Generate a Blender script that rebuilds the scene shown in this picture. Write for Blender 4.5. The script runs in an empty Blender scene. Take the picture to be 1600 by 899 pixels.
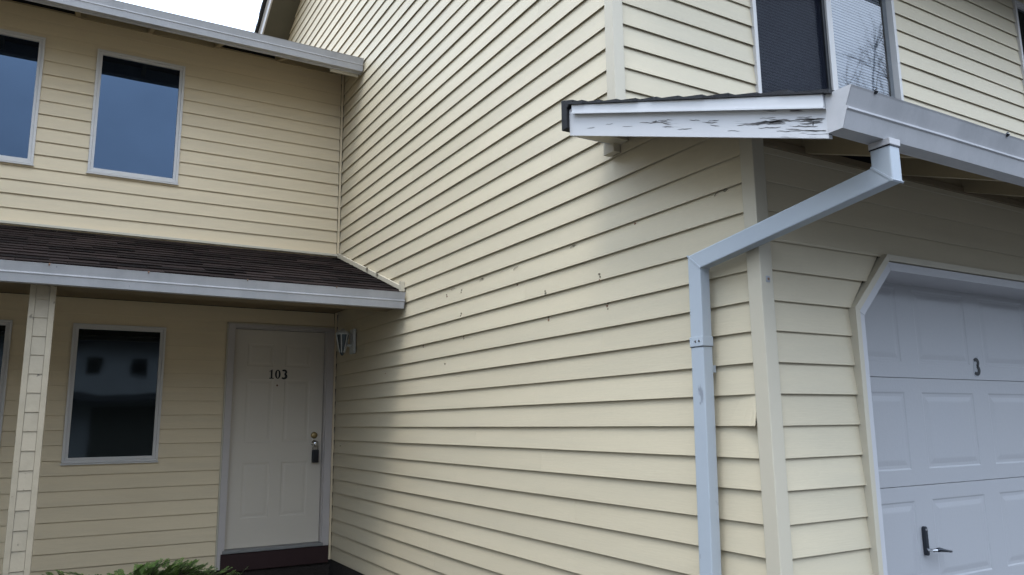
import bpy, bmesh, math, random
from mathutils import Vector, Matrix
random.seed(7)
SC = bpy.context.scene
COL = SC.collection
D, S, EXPO = 5.597, 0.890, 0.127          # entry wall depth, upper setback, siding exposure

# ------------------------------------------------------------------ camera
def make_camera():
    yaw, pitch, roll = 0.5299923, 0.1736070, -0.0107188
    fw = Vector((math.sin(yaw)*math.cos(pitch), math.cos(yaw)*math.cos(pitch), math.sin(pitch)))
    r0 = Vector((math.cos(yaw), -math.sin(yaw), 0)); u0 = r0.cross(fw)
    r = math.cos(roll)*r0 + math.sin(roll)*u0
    u = -math.sin(roll)*r0 + math.cos(roll)*u0
    cd = bpy.data.cameras.new('camera'); co = bpy.data.objects.new('camera', cd)
    COL.objects.link(co)
    m = Matrix((r, u, -fw)).transposed().to_4x4()
    m.translation = Vector((-2.434736, -2.153336, -0.103213))
    co.matrix_world = m
    cd.sensor_width = 36; cd.lens = 36*1205.317/1600
    cd.clip_start = 0.05; cd.clip_end = 3000
    SC.camera = co
make_camera()

# ------------------------------------------------------------------ sky, sun, exposure
SUN_EL, SUN_AZ = math.radians(66), math.radians(236)      # azimuth clockwise from +Y
def make_world():
    w = bpy.data.worlds.new('World'); SC.world = w; w.use_nodes = True
    nt = w.node_tree; nt.nodes.clear(); N = nt.nodes.new; L = nt.links.new
    out = N('ShaderNodeOutputWorld'); bg = N('ShaderNodeBackground'); bg.inputs['Strength'].default_value = 0.1
    sky = N('ShaderNodeTexSky'); sky.sky_type = 'NISHITA'; sky.sun_disc = False
    sky.sun_elevation = SUN_EL; sky.sun_rotation = SUN_AZ; sky.dust_density = 2.0
    tc = N('ShaderNodeTexCoord'); sep = N('ShaderNodeSeparateXYZ'); L(tc.outputs['Generated'], sep.inputs[0])
    # overcast deck: zenith about three times the horizon, broken by soft cloud structure
    mr = N('ShaderNodeMapRange'); mr.inputs['From Min'].default_value = 0; mr.inputs['From Max'].default_value = 1
    mr.inputs['To Min'].default_value = 0.11; mr.inputs['To Max'].default_value = 1.9
    L(sep.outputs['Z'], mr.inputs['Value'])
    noi = N('ShaderNodeTexNoise'); noi.inputs['Scale'].default_value = 4.0; noi.inputs['Detail'].default_value = 6
    L(tc.outputs['Generated'], noi.inputs['Vector'])
    m2 = N('ShaderNodeMapRange'); m2.inputs['From Min'].default_value = .3; m2.inputs['From Max'].default_value = .7
    m2.inputs['To Min'].default_value = .66; m2.inputs['To Max'].default_value = 1.22
    L(noi.outputs['Fac'], m2.inputs['Value'])
    mul = N('ShaderNodeMath'); mul.operation = 'MULTIPLY'; L(mr.outputs[0], mul.inputs[0]); L(m2.outputs[0], mul.inputs[1])
    cl = N('ShaderNodeVectorMath'); cl.operation = 'SCALE'; cl.inputs[0].default_value = (15.2, 18.0, 22.6)
    L(mul.outputs[0], cl.inputs['Scale'])
    mix = N('ShaderNodeMix'); mix.data_type = 'RGBA'; mix.inputs['Factor'].default_value = 0.85
    L(sky.outputs[0], mix.inputs['A']); L(cl.outputs[0], mix.inputs['B'])
    L(mix.outputs['Result'], bg.inputs['Color']); L(bg.outputs[0], out.inputs['Surface'])
make_world()
def make_sun():
    ld = bpy.data.lights.new('sun', 'SUN'); ld.energy = 0.8; ld.angle = math.radians(20); ld.color = (1, .96, .9)
    o = bpy.data.objects.new('sun', ld); COL.objects.link(o)
    d = Vector((math.sin(SUN_AZ)*math.cos(SUN_EL), math.cos(SUN_AZ)*math.cos(SUN_EL), math.sin(SUN_EL)))
    o.rotation_euler = d.to_track_quat('Z', 'Y').to_euler()
make_sun()
SC.view_settings.view_transform = 'Standard'; SC.view_settings.look = 'None'
SC.view_settings.gamma = 1; SC.view_settings.exposure = 0.85
SC.view_settings.use_curve_mapping = False
SC.render.engine = 'CYCLES'

# ------------------------------------------------------------------ materials
MATS = {}
def mat(name, base, rough=.6, var=.06, grime=.15, gscale=3.0, stretch=(1, 1, 1), bump=.0, bscale=60, metal=0.0,
        spec=.5, gcol=(.12, .11, .08), spots=0.0, spot_scale=40, spot_col=(.03, .03, .03), ior=1.45, fine=.0):
    """painted / solid surface: per-object tone, soft grime, optional spots, fine relief"""
    m = bpy.data.materials.new(name); m.use_nodes = True; MATS[name] = m
    nt = m.node_tree; N = nt.nodes.new; L = nt.links.new
    b = nt.nodes['Principled BSDF']; b.inputs['Roughness'].default_value = rough; b.inputs['Metallic'].default_value = metal
    b.inputs['Specular IOR Level'].default_value = spec; b.inputs['IOR'].default_value = ior
    tc = N('ShaderNodeTexCoord'); oi = N('ShaderNodeObjectInfo')
    mp = N('ShaderNodeMapping'); mp.inputs['Scale'].default_value = stretch; L(tc.outputs['Object'], mp.inputs[0])
    add = N('ShaderNodeVectorMath'); add.operation = 'ADD'
    sc = N('ShaderNodeMath'); sc.operation = 'MULTIPLY'; sc.inputs[1].default_value = 37.0; L(oi.outputs['Random'], sc.inputs[0])
    L(mp.outputs[0], add.inputs[0]); L(sc.outputs[0], add.inputs[1])
    hv = N('ShaderNodeHueSaturation'); hv.inputs['Color'].default_value = (*base, 1)
    vr = N('ShaderNodeMapRange'); vr.inputs['To Min'].default_value = 1-var; vr.inputs['To Max'].default_value = 1+var
    L(oi.outputs['Random'], vr.inputs['Value']); L(vr.outputs[0], hv.inputs['Value'])
    n1 = N('ShaderNodeTexNoise'); n1.inputs['Scale'].default_value = gscale; n1.inputs['Detail'].default_value = 8
    n1.inputs['Roughness'].default_value = .65; L(add.outputs[0], n1.inputs['Vector'])
    g = N('ShaderNodeMapRange'); g.inputs['From Min'].default_value = .42; g.inputs['From Max'].default_value = .78
    g.inputs['To Min'].default_value = 0; g.inputs['To Max'].default_value = grime; L(n1.outputs['Fac'], g.inputs['Value'])
    mx = N('ShaderNodeMix'); mx.data_type = 'RGBA'; L(g.outputs[0], mx.inputs['Factor'])
    L(hv.outputs[0], mx.inputs['A']); mx.inputs['B'].default_value = (*gcol, 1)
    col = mx.outputs['Result']
    if fine:
        n4 = N('ShaderNodeTexNoise'); n4.inputs['Scale'].default_value = 220; n4.inputs['Detail'].default_value = 3
        L(add.outputs[0], n4.inputs['Vector'])
        f4 = N('ShaderNodeMapRange'); f4.inputs['From Min'].default_value = .3; f4.inputs['From Max'].default_value = .7
        f4.inputs['To Min'].default_value = 1-fine; f4.inputs['To Max'].default_value = 1+fine; L(n4.outputs['Fac'], f4.inputs['Value'])
        h4 = N('ShaderNodeHueSaturation'); L(col, h4.inputs['Color']); L(f4.outputs[0], h4.inputs['Value']); col = h4.outputs[0]
    if spots:
        n2 = N('ShaderNodeTexNoise'); n2.inputs['Scale'].default_value = spot_scale; n2.inputs['Detail'].default_value = 4
        L(add.outputs[0], n2.inputs['Vector'])
        r2 = N('ShaderNodeMapRange'); r2.inputs['From Min'].default_value = .80-spots*.22; r2.inputs['From Max'].default_value = .84-spots*.22
        r2.inputs['To Max'].default_value = .8; L(n2.outputs['Fac'], r2.inputs['Value'])
        m3 = N('ShaderNodeMix'); m3.data_type = 'RGBA'; L(r2.outputs[0], m3.inputs['Factor']); L(col, m3.inputs['A'])
        m3.inputs['B'].default_value = (*spot_col, 1); col = m3.outputs['Result']
    L(col, b.inputs['Base Color'])
    if bump:
        n3 = N('ShaderNodeTexNoise'); n3.inputs['Scale'].default_value = bscale; n3.inputs['Detail'].default_value = 5
        L(add.outputs[0], n3.inputs['Vector'])
        bp = N('ShaderNodeBump'); bp.inputs['Strength'].default_value = bump; bp.inputs['Distance'].default_value = .01
        L(n3.outputs['Fac'], bp.inputs['Height']); L(bp.outputs[0], b.inputs['Normal'])
    return m

CREAM = (.575, .495, .345)
mat('siding', CREAM, .55, .04, .26, 3.6, (.15, .15, 2.2), .07, 60, gcol=(.36, .33, .25), spots=.10, spot_scale=16, spot_col=(.35, .32, .25), fine=.03)
mat('siding_entry', (.66, .535, .345), .55, .035, .26, 3.6, (.15, .15, 2.2), .07, 60, gcol=(.36, .31, .22), spots=.10, spot_scale=16, spot_col=(.35, .30, .22), fine=.03)
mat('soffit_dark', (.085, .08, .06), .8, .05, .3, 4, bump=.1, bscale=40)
mat('trim_cream', (.51, .455, .345), .5, .03, .14, 3, (1, 1, .5), .06, 60, gcol=(.33, .31, .24), spots=.12, spot_scale=25, spot_col=(.3, .27, .2))
mat('post_cream', (.41, .345, .245), .55, .04, .35, 7, (1, 1, 1), .1, 60, gcol=(.2, .18, .12), spots=.5, spot_scale=17, spot_col=(.12, .10, .07))
mat('backing', (.02, .017, .012), .9, 0, .1)
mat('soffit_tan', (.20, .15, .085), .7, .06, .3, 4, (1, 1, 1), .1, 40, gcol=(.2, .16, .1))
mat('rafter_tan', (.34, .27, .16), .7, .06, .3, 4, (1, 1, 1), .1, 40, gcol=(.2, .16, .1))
mat('gutter_white', (.43, .42, .415), .45, .02, .45, 5, (1.2, 1, .6), .06, 20, gcol=(.24, .24, .24), spots=.36, spot_scale=18, spot_col=(.22, .22, .23), fine=.02)
mat('white_paint', (.50, .49, .49), .5, .02, .18, 5, (1, 1, 1), .05, 50, gcol=(.4, .4, .4), spots=.15, spot_scale=30, spot_col=(.25, .25, .25))
mat('downspout_blue', (.39, .425, .45), .45, .01, .22, 6, (1, 1, .5), .05, 30, gcol=(.30, .33, .38), spots=.42, spot_scale=13, spot_col=(.2, .21, .23))
mat('drip_metal', (.56, .56, .56), .35, .02, .12, 4, metal=.0, gcol=(.4, .4, .4))
mat('door_paint', (.55, .485, .39), .45, .0, .18, 3, gcol=(.4, .37, .3), bump=.05, bscale=80)
mat('jamb_paint', (.46, .41, .37), .5, .02, .25, 6, gcol=(.3, .28, .26), spots=.2, spot_scale=30)
mat('garage_paint', (.40, .395, .395), .42, .015, .16, 3, (1, 1, .6), .06, 90, gcol=(.36, .38, .42), fine=.02, spots=.12, spot_scale=22, spot_col=(.3, .31, .33))
mat('window_frame', (.57, .54, .50), .45, .02, .2, 6, gcol=(.4, .39, .36))
mat('shingle', (.014, .0098, .0085), .95, .75, .4, 9, spec=.12, bump=.7, bscale=260, gcol=(.026, .014, .012), fine=.25)
mat('shingle_edge', (.014, .014, .015), .9, .3, .3, 9, bump=.6, bscale=200, gcol=(.05, .05, .05))
mat('vent_dark', (.006, .006, .006), .9, 0, 0)
mat('black_metal', (.015, .015, .018), .3, 0, .2, 10, metal=.3, gcol=(.05, .05, .05))
mat('gunmetal', (.055, .06, .07), .28, 0, .3, 30, metal=.7, gcol=(.02, .02, .02))
mat('dark_plastic', (.010, .010, .011), .6, 0, .1, 10)
mat('digit_black', (.012, .012, .012), .5, 0, 0)
mat('plate_grey', (.33, .34, .35), .6, 0, .4, 40, gcol=(.2, .2, .2))
mat('brass', (.34, .25, .12), .45, 0, .2, 20, metal=1, gcol=(.2, .15, .08))
mat('chrome', (.7, .7, .7), .12, 0, 0, metal=1)
mat('crack_wood', (.10, .095, .09), .9, 0, .5, 60, gcol=(.16, .15, .15))
mat('rust', (.22, .12, .07), .8, .3, .4, 30, gcol=(.06, .04, .03))
mat('chip_dark', (.22, .19, .13), .9, .4, .4, 60, gcol=(.05, .045, .035))
mat('step_red', (.022, .006, .005), .7, .15, .4, 8, bump=.2, bscale=60, gcol=(.03, .012, .01))
mat('threshold', (.22, .215, .20), .5, 0, .3, 10, metal=.2)
mat('asphalt', (.042, .042, .043), .9, 0, .4, .8, bump=.5, bscale=120, gcol=(.03, .03, .03), fine=.2)
mat('concrete', (.28, .27, .25), .85, .05, .4, 1.5, bump=.25, bscale=80, gcol=(.15, .14, .12))
mat('soil', (.022, .016, .012), .95, 0, .5, 9, bump=.9, bscale=60, gcol=(.01, .008, .006))
mat('stone', (.30, .30, .29), .9, 0, .4, 12, bump=.5, bscale=30, gcol=(.15, .15, .14))
mat('bark', (.07, .05, .035), .9, .2, .4, 20, bump=.5, bscale=60, gcol=(.03, .02, .015))
mat('blind', (.52, .51, .50), .6, .0, .1, 8)
mat('room_dark', (.035, .035, .04), .9, 0, 0)
mat('grey_siding', (.42, .42, .40), .7, .03, .2, 2)
mat('lamp_white', (.62, .62, .58), .4, 0, .3, 30, gcol=(.2, .2, .18))
mat('lamp_glass', (.06, .075, .075), .15, 0, .2, 30)

def leaf_mat():
    m = bpy.data.materials.new('leaf'); m.use_nodes = True; MATS['leaf'] = m
    nt = m.node_tree; N = nt.nodes.new; L = nt.links.new; b = nt.nodes['Principled BSDF']
    tc = N('ShaderNodeTexCoord'); n = N('ShaderNodeTexNoise'); n.inputs['Scale'].default_value = 14; n.inputs['Detail'].default_value = 2
    L(tc.outputs['Object'], n.inputs['Vector'])
    r = N('ShaderNodeValToRGB'); r.color_ramp.elements[0].position = .32; r.color_ramp.elements[1].position = .68
    r.color_ramp.elements[0].color = (.045, .095, .022, 1); r.color_ramp.elements[1].color = (.17, .26, .055, 1)
    L(n.outputs['Fac'], r.inputs[0]); L(r.outputs[0], b.inputs['Base Color']); b.inputs['Roughness'].default_value = .55
leaf_mat()

def glass_opaque(name, base, ior, tint, rough=.02):
    m = bpy.data.materials.new(name); m.use_nodes = True; MATS[name] = m
    nt = m.node_tree; N = nt.nodes.new; L = nt.links.new; b = nt.nodes['Principled BSDF']
    b.inputs['Base Color'].default_value = (*base, 1); b.inputs['Roughness'].default_value = rough
    b.inputs['IOR'].default_value = ior; b.inputs['Specular Tint'].default_value = (*tint, 1)
    tc = N('ShaderNodeTexCoord'); n = N('ShaderNodeTexNoise'); n.inputs['Scale'].default_value = 2.2; n.inputs['Detail'].default_value = 1
    L(tc.outputs['Object'], n.inputs['Vector'])
    bp = N('ShaderNodeBump'); bp.inputs['Strength'].default_value = .06; bp.inputs['Distance'].default_value = .02
    L(n.outputs['Fac'], bp.inputs['Height']); L(bp.outputs[0], b.inputs['Normal'])
glass_opaque('glass_tinted', (.005, .007, .012), 1.85, (.46, .68, 1.0))
glass_opaque('glass_dark', (.008, .010, .010), 1.62, (.8, .92, 1.0), .034)

def glass_clear():
    m = bpy.data.materials.new('glass_clear'); m.use_nodes = True; MATS['glass_clear'] = m
    nt = m.node_tree; nt.nodes.clear(); N = nt.nodes.new; L = nt.links.new
    out = N('ShaderNodeOutputMaterial'); mx = N('ShaderNodeMixShader'); fr = N('ShaderNodeFresnel'); fr.inputs['IOR'].default_value = 2.1
    tr = N('ShaderNodeBsdfTransparent'); tr.inputs[0].default_value = (.80, .83, .86, 1)
    gl = N('ShaderNodeBsdfGlossy'); gl.inputs['Roughness'].default_value = .02
    ge = N('ShaderNodeNewGeometry'); iv = N('ShaderNodeMath'); iv.operation = 'SUBTRACT'; iv.inputs[0].default_value = 1; L(ge.outputs['Backfacing'], iv.inputs[1])
    mu = N('ShaderNodeMath'); mu.operation = 'MULTIPLY'; L(fr.outputs[0], mu.inputs[0]); L(iv.outputs[0], mu.inputs[1])
    L(mu.outputs[0], mx.inputs[0]); L(tr.outputs[0], mx.inputs[1]); L(gl.outputs[0], mx.inputs[2]); L(mx.outputs[0], out.inputs[0])
    m = bpy.data.materials.new('insect_screen'); m.use_nodes = True; MATS['insect_screen'] = m
    nt = m.node_tree; nt.nodes.clear(); N = nt.nodes.new; L = nt.links.new
    out = N('ShaderNodeOutputMaterial'); mx = N('ShaderNodeMixShader'); mx.inputs[0].default_value = .47
    tr = N('ShaderNodeBsdfTransparent'); df = N('ShaderNodeBsdfDiffuse'); df.inputs[0].default_value = (.016, .018, .026, 1)
    L(tr.outputs[0], mx.inputs[1]); L(df.outputs[0], mx.inputs[2]); L(mx.outputs[0], out.inputs[0])
glass_clear()

def peeling_mat():
    """white rake board whose paint has cracked open along the grain"""
    m = mat('peeling_white', (.55, .545, .54), .5, 0, .12, 4, gcol=(.4, .4, .42))
    nt = m.node_tree; N = nt.nodes.new; L = nt.links.new; b = nt.nodes['Principled BSDF']
    src = b.inputs['Base Color'].links[0].from_socket
    tc = N('ShaderNodeTexCoord'); mp = N('ShaderNodeMapping'); mp.inputs['Scale'].default_value = (1, 5.5, 150)
    mp.inputs['Rotation'].default_value = (math.radians(-2.5), 0, 0)
    L(tc.outputs['UV'], mp.inputs[0])
    n = N('ShaderNodeTexNoise'); n.inputs['Scale'].default_value = 1; n.inputs['Detail'].default_value = 5; n.inputs['Distortion'].default_value = 1.1
    L(mp.outputs[0], n.inputs['Vector'])
    mpb = N('ShaderNodeMapping'); mpb.inputs['Scale'].default_value = (1, 2.6, 22); mpb.inputs['Location'].default_value = (0, 1.3, .4); L(tc.outputs['UV'], mpb.inputs[0])
    n2 = N('ShaderNodeTexNoise'); n2.inputs['Scale'].default_value = 1; n2.inputs['Detail'].default_value = 2; L(mpb.outputs[0], n2.inputs['Vector'])
    sp = N('ShaderNodeSeparateXYZ'); L(tc.outputs['UV'], sp.inputs[0])
    # heavier wear towards the weathered gutter end of the board (uv.x runs along the board in metres)
    e = N('ShaderNodeMapRange'); e.inputs['From Min'].default_value = 1.5; e.inputs['From Max'].default_value = .1
    e.inputs['To Min'].default_value = -.10; e.inputs['To Max'].default_value = .115; L(sp.outputs['X'], e.inputs['Value'])
    a = N('ShaderNodeMath'); a.operation = 'ADD'; L(n2.outputs['Fac'], a.inputs[0]); L(e.outputs[0], a.inputs[1])
    mk = N('ShaderNodeMapRange'); mk.inputs['From Min'].default_value = .68; mk.inputs['From Max'].default_value = .74; L(a.outputs[0], mk.inputs['Value'])
    r = N('ShaderNodeMapRange'); r.inputs['From Min'].default_value = .56; r.inputs['From Max'].default_value = .585; L(n.outputs['Fac'], r.inputs['Value'])
    mm = N('ShaderNodeMath'); mm.operation = 'MULTIPLY'; L(mk.outputs[0], mm.inputs[0]); L(r.outputs[0], mm.inputs[1])
    mx = N('ShaderNodeMix'); mx.data_type = 'RGBA'; L(mm.outputs[0], mx.inputs['Factor']); L(src, mx.inputs['A']); mx.inputs['B'].default_value = (.05, .045, .045, 1)
    L(mx.outputs['Result'], b.inputs['Base Color'])
    # uv arrives as (along, up, 0): put it into y/z of the mappings
    for q in (mp, mpb):
        nt.links.remove(q.inputs[0].links[0])
        cb = N('ShaderNodeCombineXYZ'); L(sp.outputs['X'], cb.inputs['Y']); L(sp.outputs['Y'], cb.inputs['Z']); L(cb.outputs[0], q.inputs[0])
peeling_mat()

# ------------------------------------------------------------------ mesh helpers
class MB:
    def __init__(s): s.v = []; s.f = []
    def add(s, vs, fs):
        o = len(s.v); s.v += [tuple(map(float, q)) for q in vs]; s.f += [tuple(i+o for i in f) for f in fs]
    def box(s, x0, x1, y0, y1, z0, z1):
        s.add([(x0,y0,z0),(x1,y0,z0),(x1,y1,z0),(x0,y1,z0),(x0,y0,z1),(x1,y0,z1),(x1,y1,z1),(x0,y1,z1)],
              [(0,3,2,1),(4,5,6,7),(0,1,5,4),(1,2,6,5),(2,3,7,6),(3,0,4,7)]); return s
    def prism(s, A, B):
        """two matching polygons joined into a solid"""
        n = len(A); s.add(list(A)+list(B), [tuple(range(n-1, -1, -1)), tuple(range(n, 2*n))]+[(i, (i+1) % n, n+(i+1) % n, n+i) for i in range(n)]); return s
    def px(s, poly, x0, x1): return s.prism([(x0, a, b) for a, b in poly], [(x1, a, b) for a, b in poly])     # poly in (y,z)
    def py(s, poly, y0, y1): return s.prism([(a, y0, b) for a, b in poly], [(a, y1, b) for a, b in poly])     # poly in (x,z)
    def pz(s, poly, z0, z1): return s.prism([(a, b, z0) for a, b in poly], [(a, b, z1) for a, b in poly])     # poly in (x,y)
    def tube(s, pts, rads, n=8):
        rings = []; o = len(s.v)
        for i, (p, r) in enumerate(zip(pts, rads)):
            p = Vector(p); t = (Vector(pts[min(i+1, len(pts)-1)])-Vector(pts[max(i-1, 0)])).normalized()
            a = t.orthogonal().normalized() if abs(t.z) > .95 else t.cross(Vector((0, 0, 1))).normalized(); b = t.cross(a)
            s.v += [tuple(p+r*(math.cos(2*math.pi*k/n)*a+math.sin(2*math.pi*k/n)*b)) for k in range(n)]
        for i in range(len(pts)-1):
            for k in range(n): s.f.append((o+i*n+k, o+i*n+(k+1) % n, o+(i+1)*n+(k+1) % n, o+(i+1)*n+k))
        s.f.append(tuple(o+k for k in range(n))[::-1]); s.f.append(tuple(o+(len(pts)-1)*n+k for k in range(n))); return s
    def lathe(s, c, prof, n=16, axis='z'):
        """prof: (radius, offset along axis)"""
        ax = {'z': Vector((0,0,1)), 'y': Vector((0,1,0)), 'x': Vector((1,0,0))}[axis]; a = ax.orthogonal().normalized(); b = ax.cross(a); o = len(s.v); c = Vector(c)
        for r, h in prof: s.v += [tuple(c+ax*h+max(r, 1e-4)*(math.cos(2*math.pi*k/n)*a+math.sin(2*math.pi*k/n)*b)) for k in range(n)]
        for i in range(len(prof)-1):
            for k in range(n): s.f.append((o+i*n+k, o+i*n+(k+1) % n, o+(i+1)*n+(k+1) % n, o+(i+1)*n+k))
        s.f.append(tuple(o+k for k in range(n))[::-1]); s.f.append(tuple(o+(len(prof)-1)*n+k for k in range(n))); return s
    def build(s, name, m, parent=None, bevel=0, smooth=False, origin=None, uv=None):
        xs, ys, zs = zip(*s.v)
        c = Vector(origin) if origin else Vector(((min(xs)+max(xs))/2, (min(ys)+max(ys))/2, min(zs)))
        me = bpy.data.meshes.new(name); me.from_pydata([(x-c.x, y-c.y, z-c.z) for x, y, z in s.v], [], s.f)
        bm = bmesh.new(); bm.from_mesh(me)
        bmesh.ops.recalc_face_normals(bm, faces=bm.faces)
        if bevel:
            bmesh.ops.bevel(bm, geom=[e for e in bm.edges if len(e.link_faces) == 2 and e.calc_face_angle(0) > .4], offset=bevel, segments=2, affect='EDGES', profile=.6, clamp_overlap=True)
        bm.to_mesh(me); bm.free()
        if uv:
            l = me.uv_layers.new(name='uv')
            for lp in me.loops: l.data[lp.index].uv = uv(me.vertices[lp.vertex_index].co+c)
        me.materials.append(MATS[m])
        if smooth:
            for p in me.polygons: p.use_smooth = True
        o = bpy.data.objects.new(name, me); COL.objects.link(o)
        if parent: o.parent = parent; o.location = c-WL[parent]
        else: o.location = c
        WL[o] = c
        return o
WL = {}
def B(*a): return MB().box(*a)
def tag(o, label=None, cat=None, group=None, kind=None):
    if label: o['label'] = label
    if cat: o['category'] = cat
    if group: o['group'] = group
    if kind: o['kind'] = kind
    return o
def empty(name, loc, label, cat):
    o = bpy.data.objects.new(name, None); COL.objects.link(o); o.location = loc; o.empty_display_size = .2
    WL[o] = Vector(loc); return tag(o, label, cat)

# wall frames: (u, z, n) -> world, n outward from the drip edge plane
def side(u, z, n): return (-n, u, z)
def entry(u, z, n): return (u, D-n, z)
def garage(u, z, n): return (u, -n, z)
def upper(u, z, n): return (u, S-n, z)

def hsh(*a):
    x = math.sin(sum((i+1)*12.9898*q for i, q in enumerate(a)))*43758.5453
    return x-math.floor(x)
BUTT, TOP, BACK = 0.0, -.0125, -.018
SHEET = .0042
def plank(wall, k, secs, parent, curl=None, label=None):
    """one lap board of course k; secs: (u0 at z0, u1 at z0, u0 at z1, u1 at z1, z0, z1)"""
    mb = MB(); zk = k*EXPO; sk = hsh(k, secs[0][0])
    for (a0, a1, b0, b1, z0, z1) in secs:
        L = max(a1-a0, b1-b0); n = max(1, int(L/.55))
        ts = [i/n for i in range(n+1)]
        if curl: ts = sorted(set(ts+[.01, .02, .04, .07, .1, .15]))
        vs = []
        for t in ts:
            ul = a0+(a1-a0)*t; uh = b0+(b1-b0)*t
            t0 = (z0-zk)/EXPO; t1 = (z1-zk)/EXPO
            w = math.sin(ul*1.7+k*2.1)*.0012+math.sin(ul*4.3+k*1.3)*.0007+(hsh(k, round(ul, 2))-.5)*.0008
            wz = math.sin(ul*1.1+k*3.7)*.0010+(hsh(k+.5, round(ul, 2))-.5)*.0012
            n0 = BUTT+(TOP-BUTT)*t0+w*(1-t0); n1 = BUTT+(TOP-BUTT)*t1
            if curl:
                c = math.exp(-(ul-a0)/.055); n0 += curl*c; n1 += curl*.25*c
            zz = z0+(wz if t0 < .02 else 0)
            zt = z1+(.014 if t1 > .99 else 0); n1 = n1-(.0016 if t1 > .99 else 0)
            vs += [wall(ul, zz+.0015, n0), wall(ul, zz, n0-.0012), wall(ul, zz+.001, n0-SHEET), wall(uh, zt, n1-SHEET), wall(uh, zt, n1)]
        fs = []
        m = len(ts)
        for i in range(m-1):
            for j in range(5): fs.append((i*5+j, i*5+(j+1) % 5, (i+1)*5+(j+1) % 5, (i+1)*5+j))
        fs += [(0, 1, 2, 3, 4), tuple((m-1)*5+j for j in (4, 3, 2, 1, 0))]
        mb.add(vs, fs)
    o = mb.build('plank', 'siding_entry' if wall is entry else 'siding', parent)
    if label: o['label'] = label
    return o

def course(wall, k, u0, u1, holes, parent, joints=True, ends=None, mult=4.88, curls={}):
    """all boards of one course between u0 and u1, cut round rectangular holes (hu0,hu1,hz0,hz1)"""
    z0, z1 = k*EXPO, (k+1)*EXPO
    cuts = {u0, u1}
    for h in holes:
        if h[2] < z1-.002 and h[3] > z0+.002:
            cuts |= {min(max(h[0], u0), u1), min(max(h[1], u0), u1)}
    cuts = sorted(cuts); cells = []
    for a, b in zip(cuts, cuts[1:]):
        if b-a < .004: continue
        mid = (a+b)/2; rng = [(z0, z1)]
        for h in holes:
            if h[0]-1e-6 <= mid <= h[1]+1e-6:
                new = []
                for (p, q) in rng:
                    if h[2] > p+.004: new.append((p, min(q, h[2])))
                    if h[3] < q-.004: new.append((max(p, h[3]), q))
                rng = [(p, q) for p, q in new if q-p > .004]
        cells.append((a, b, rng))
    # group neighbouring non-empty cells into boards, add butt joints
    runs = []; cur = []
    for c in cells:
        if c[2]: cur.append(c)
        else:
            if cur: runs.append(cur)
            cur = []
    if cur: runs.append(cur)
    for run in runs:
        a0, b0 = run[0][0], run[-1][1]; pts = []
        if joints and b0-a0 > 3.0:
            p = a0+.7+hsh(k*1.37, a0)*4.6
            while p < b0-.5:
                if all(len(c[2]) == 1 and abs(c[2][0][0]-z0) < 1e-6 and abs(c[2][0][1]-z1) < 1e-6 for c in run if c[0] <= p <= c[1]): pts.append(p)
                p += mult
        edges = [a0]+pts+[b0]
        for ea, eb in zip(edges, edges[1:]):
            secs = []
            for (a, b, rng) in run:
                lo, hi = max(a, ea), min(b, eb)
                if hi-lo < .003: continue
                l2 = lo+(.0004 if lo == ea and ea != a0 else 0); h2 = hi-(.0004 if hi == eb and eb != b0 else 0)
                for (p, q) in rng: secs.append((l2, h2, l2, h2, p, q))
            if ends: secs = [ends(s) for s in secs]
            if secs: plank(wall, k, secs, parent, curl=curls.get(k) if ea == a0 else None)

def ring(wall, u0, u1, z0, z1, w, n0, n1, mb=None):
    """rectangular frame of member width w, mitred"""
    mb = mb or MB(); O = [(u0, z0), (u1, z0), (u1, z1), (u0, z1)]; I = [(u0+w, z0+w), (u1-w, z0+w), (u1-w, z1-w), (u0+w, z1-w)]
    for i in range(4):
        j = (i+1) % 4; q = [O[i], O[j], I[j], I[i]]
        mb.prism([wall(a, b, n0) for a, b in q], [wall(a, b, n1) for a, b in q])
    return mb

def window(wall, u0, u1, z0, z1, parent, glass, label=None):
    w = ring(wall, u0, u1, z0, z1, .022, -.02, .014).build('window', 'window_frame', parent, bevel=.002)
    if label: w['label'] = label
    ring(wall, u0+.0225, u1-.0225, z0+.0225, z1-.0225, .024, -.02, .006).build('inner_frame', 'window_frame', w, bevel=.002)
    mb = MB(); g = .0475
    mb.prism([wall(a, b, -.017) for a, b in ((u0+g-.004, z0+g-.004), (u1-g+.004, z0+g-.004), (u1-g+.004, z1-g+.004), (u0+g-.004, z1-g+.004))],
             [wall(a, b, -.0125) for a, b in ((u0+g-.004, z0+g-.004), (u1-g+.004, z0+g-.004), (u1-g+.004, z1-g+.004), (u0+g-.004, z1-g+.004))])
    mb.build('pane', glass, w)
    sill = MB(); sill.prism([wall(u0-.006, b, a) for a, b in ((-.018, z0-.012), (.02, z0-.014), (.02, z0-.003), (-.018, z0-.001))], [wall(u1+.006, b, a) for a, b in ((-.018, z0-.012), (.02, z0-.014), (.02, z0-.003), (-.018, z0-.001))])
    sill.build('sill', 'window_frame', w)
    return w

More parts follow.
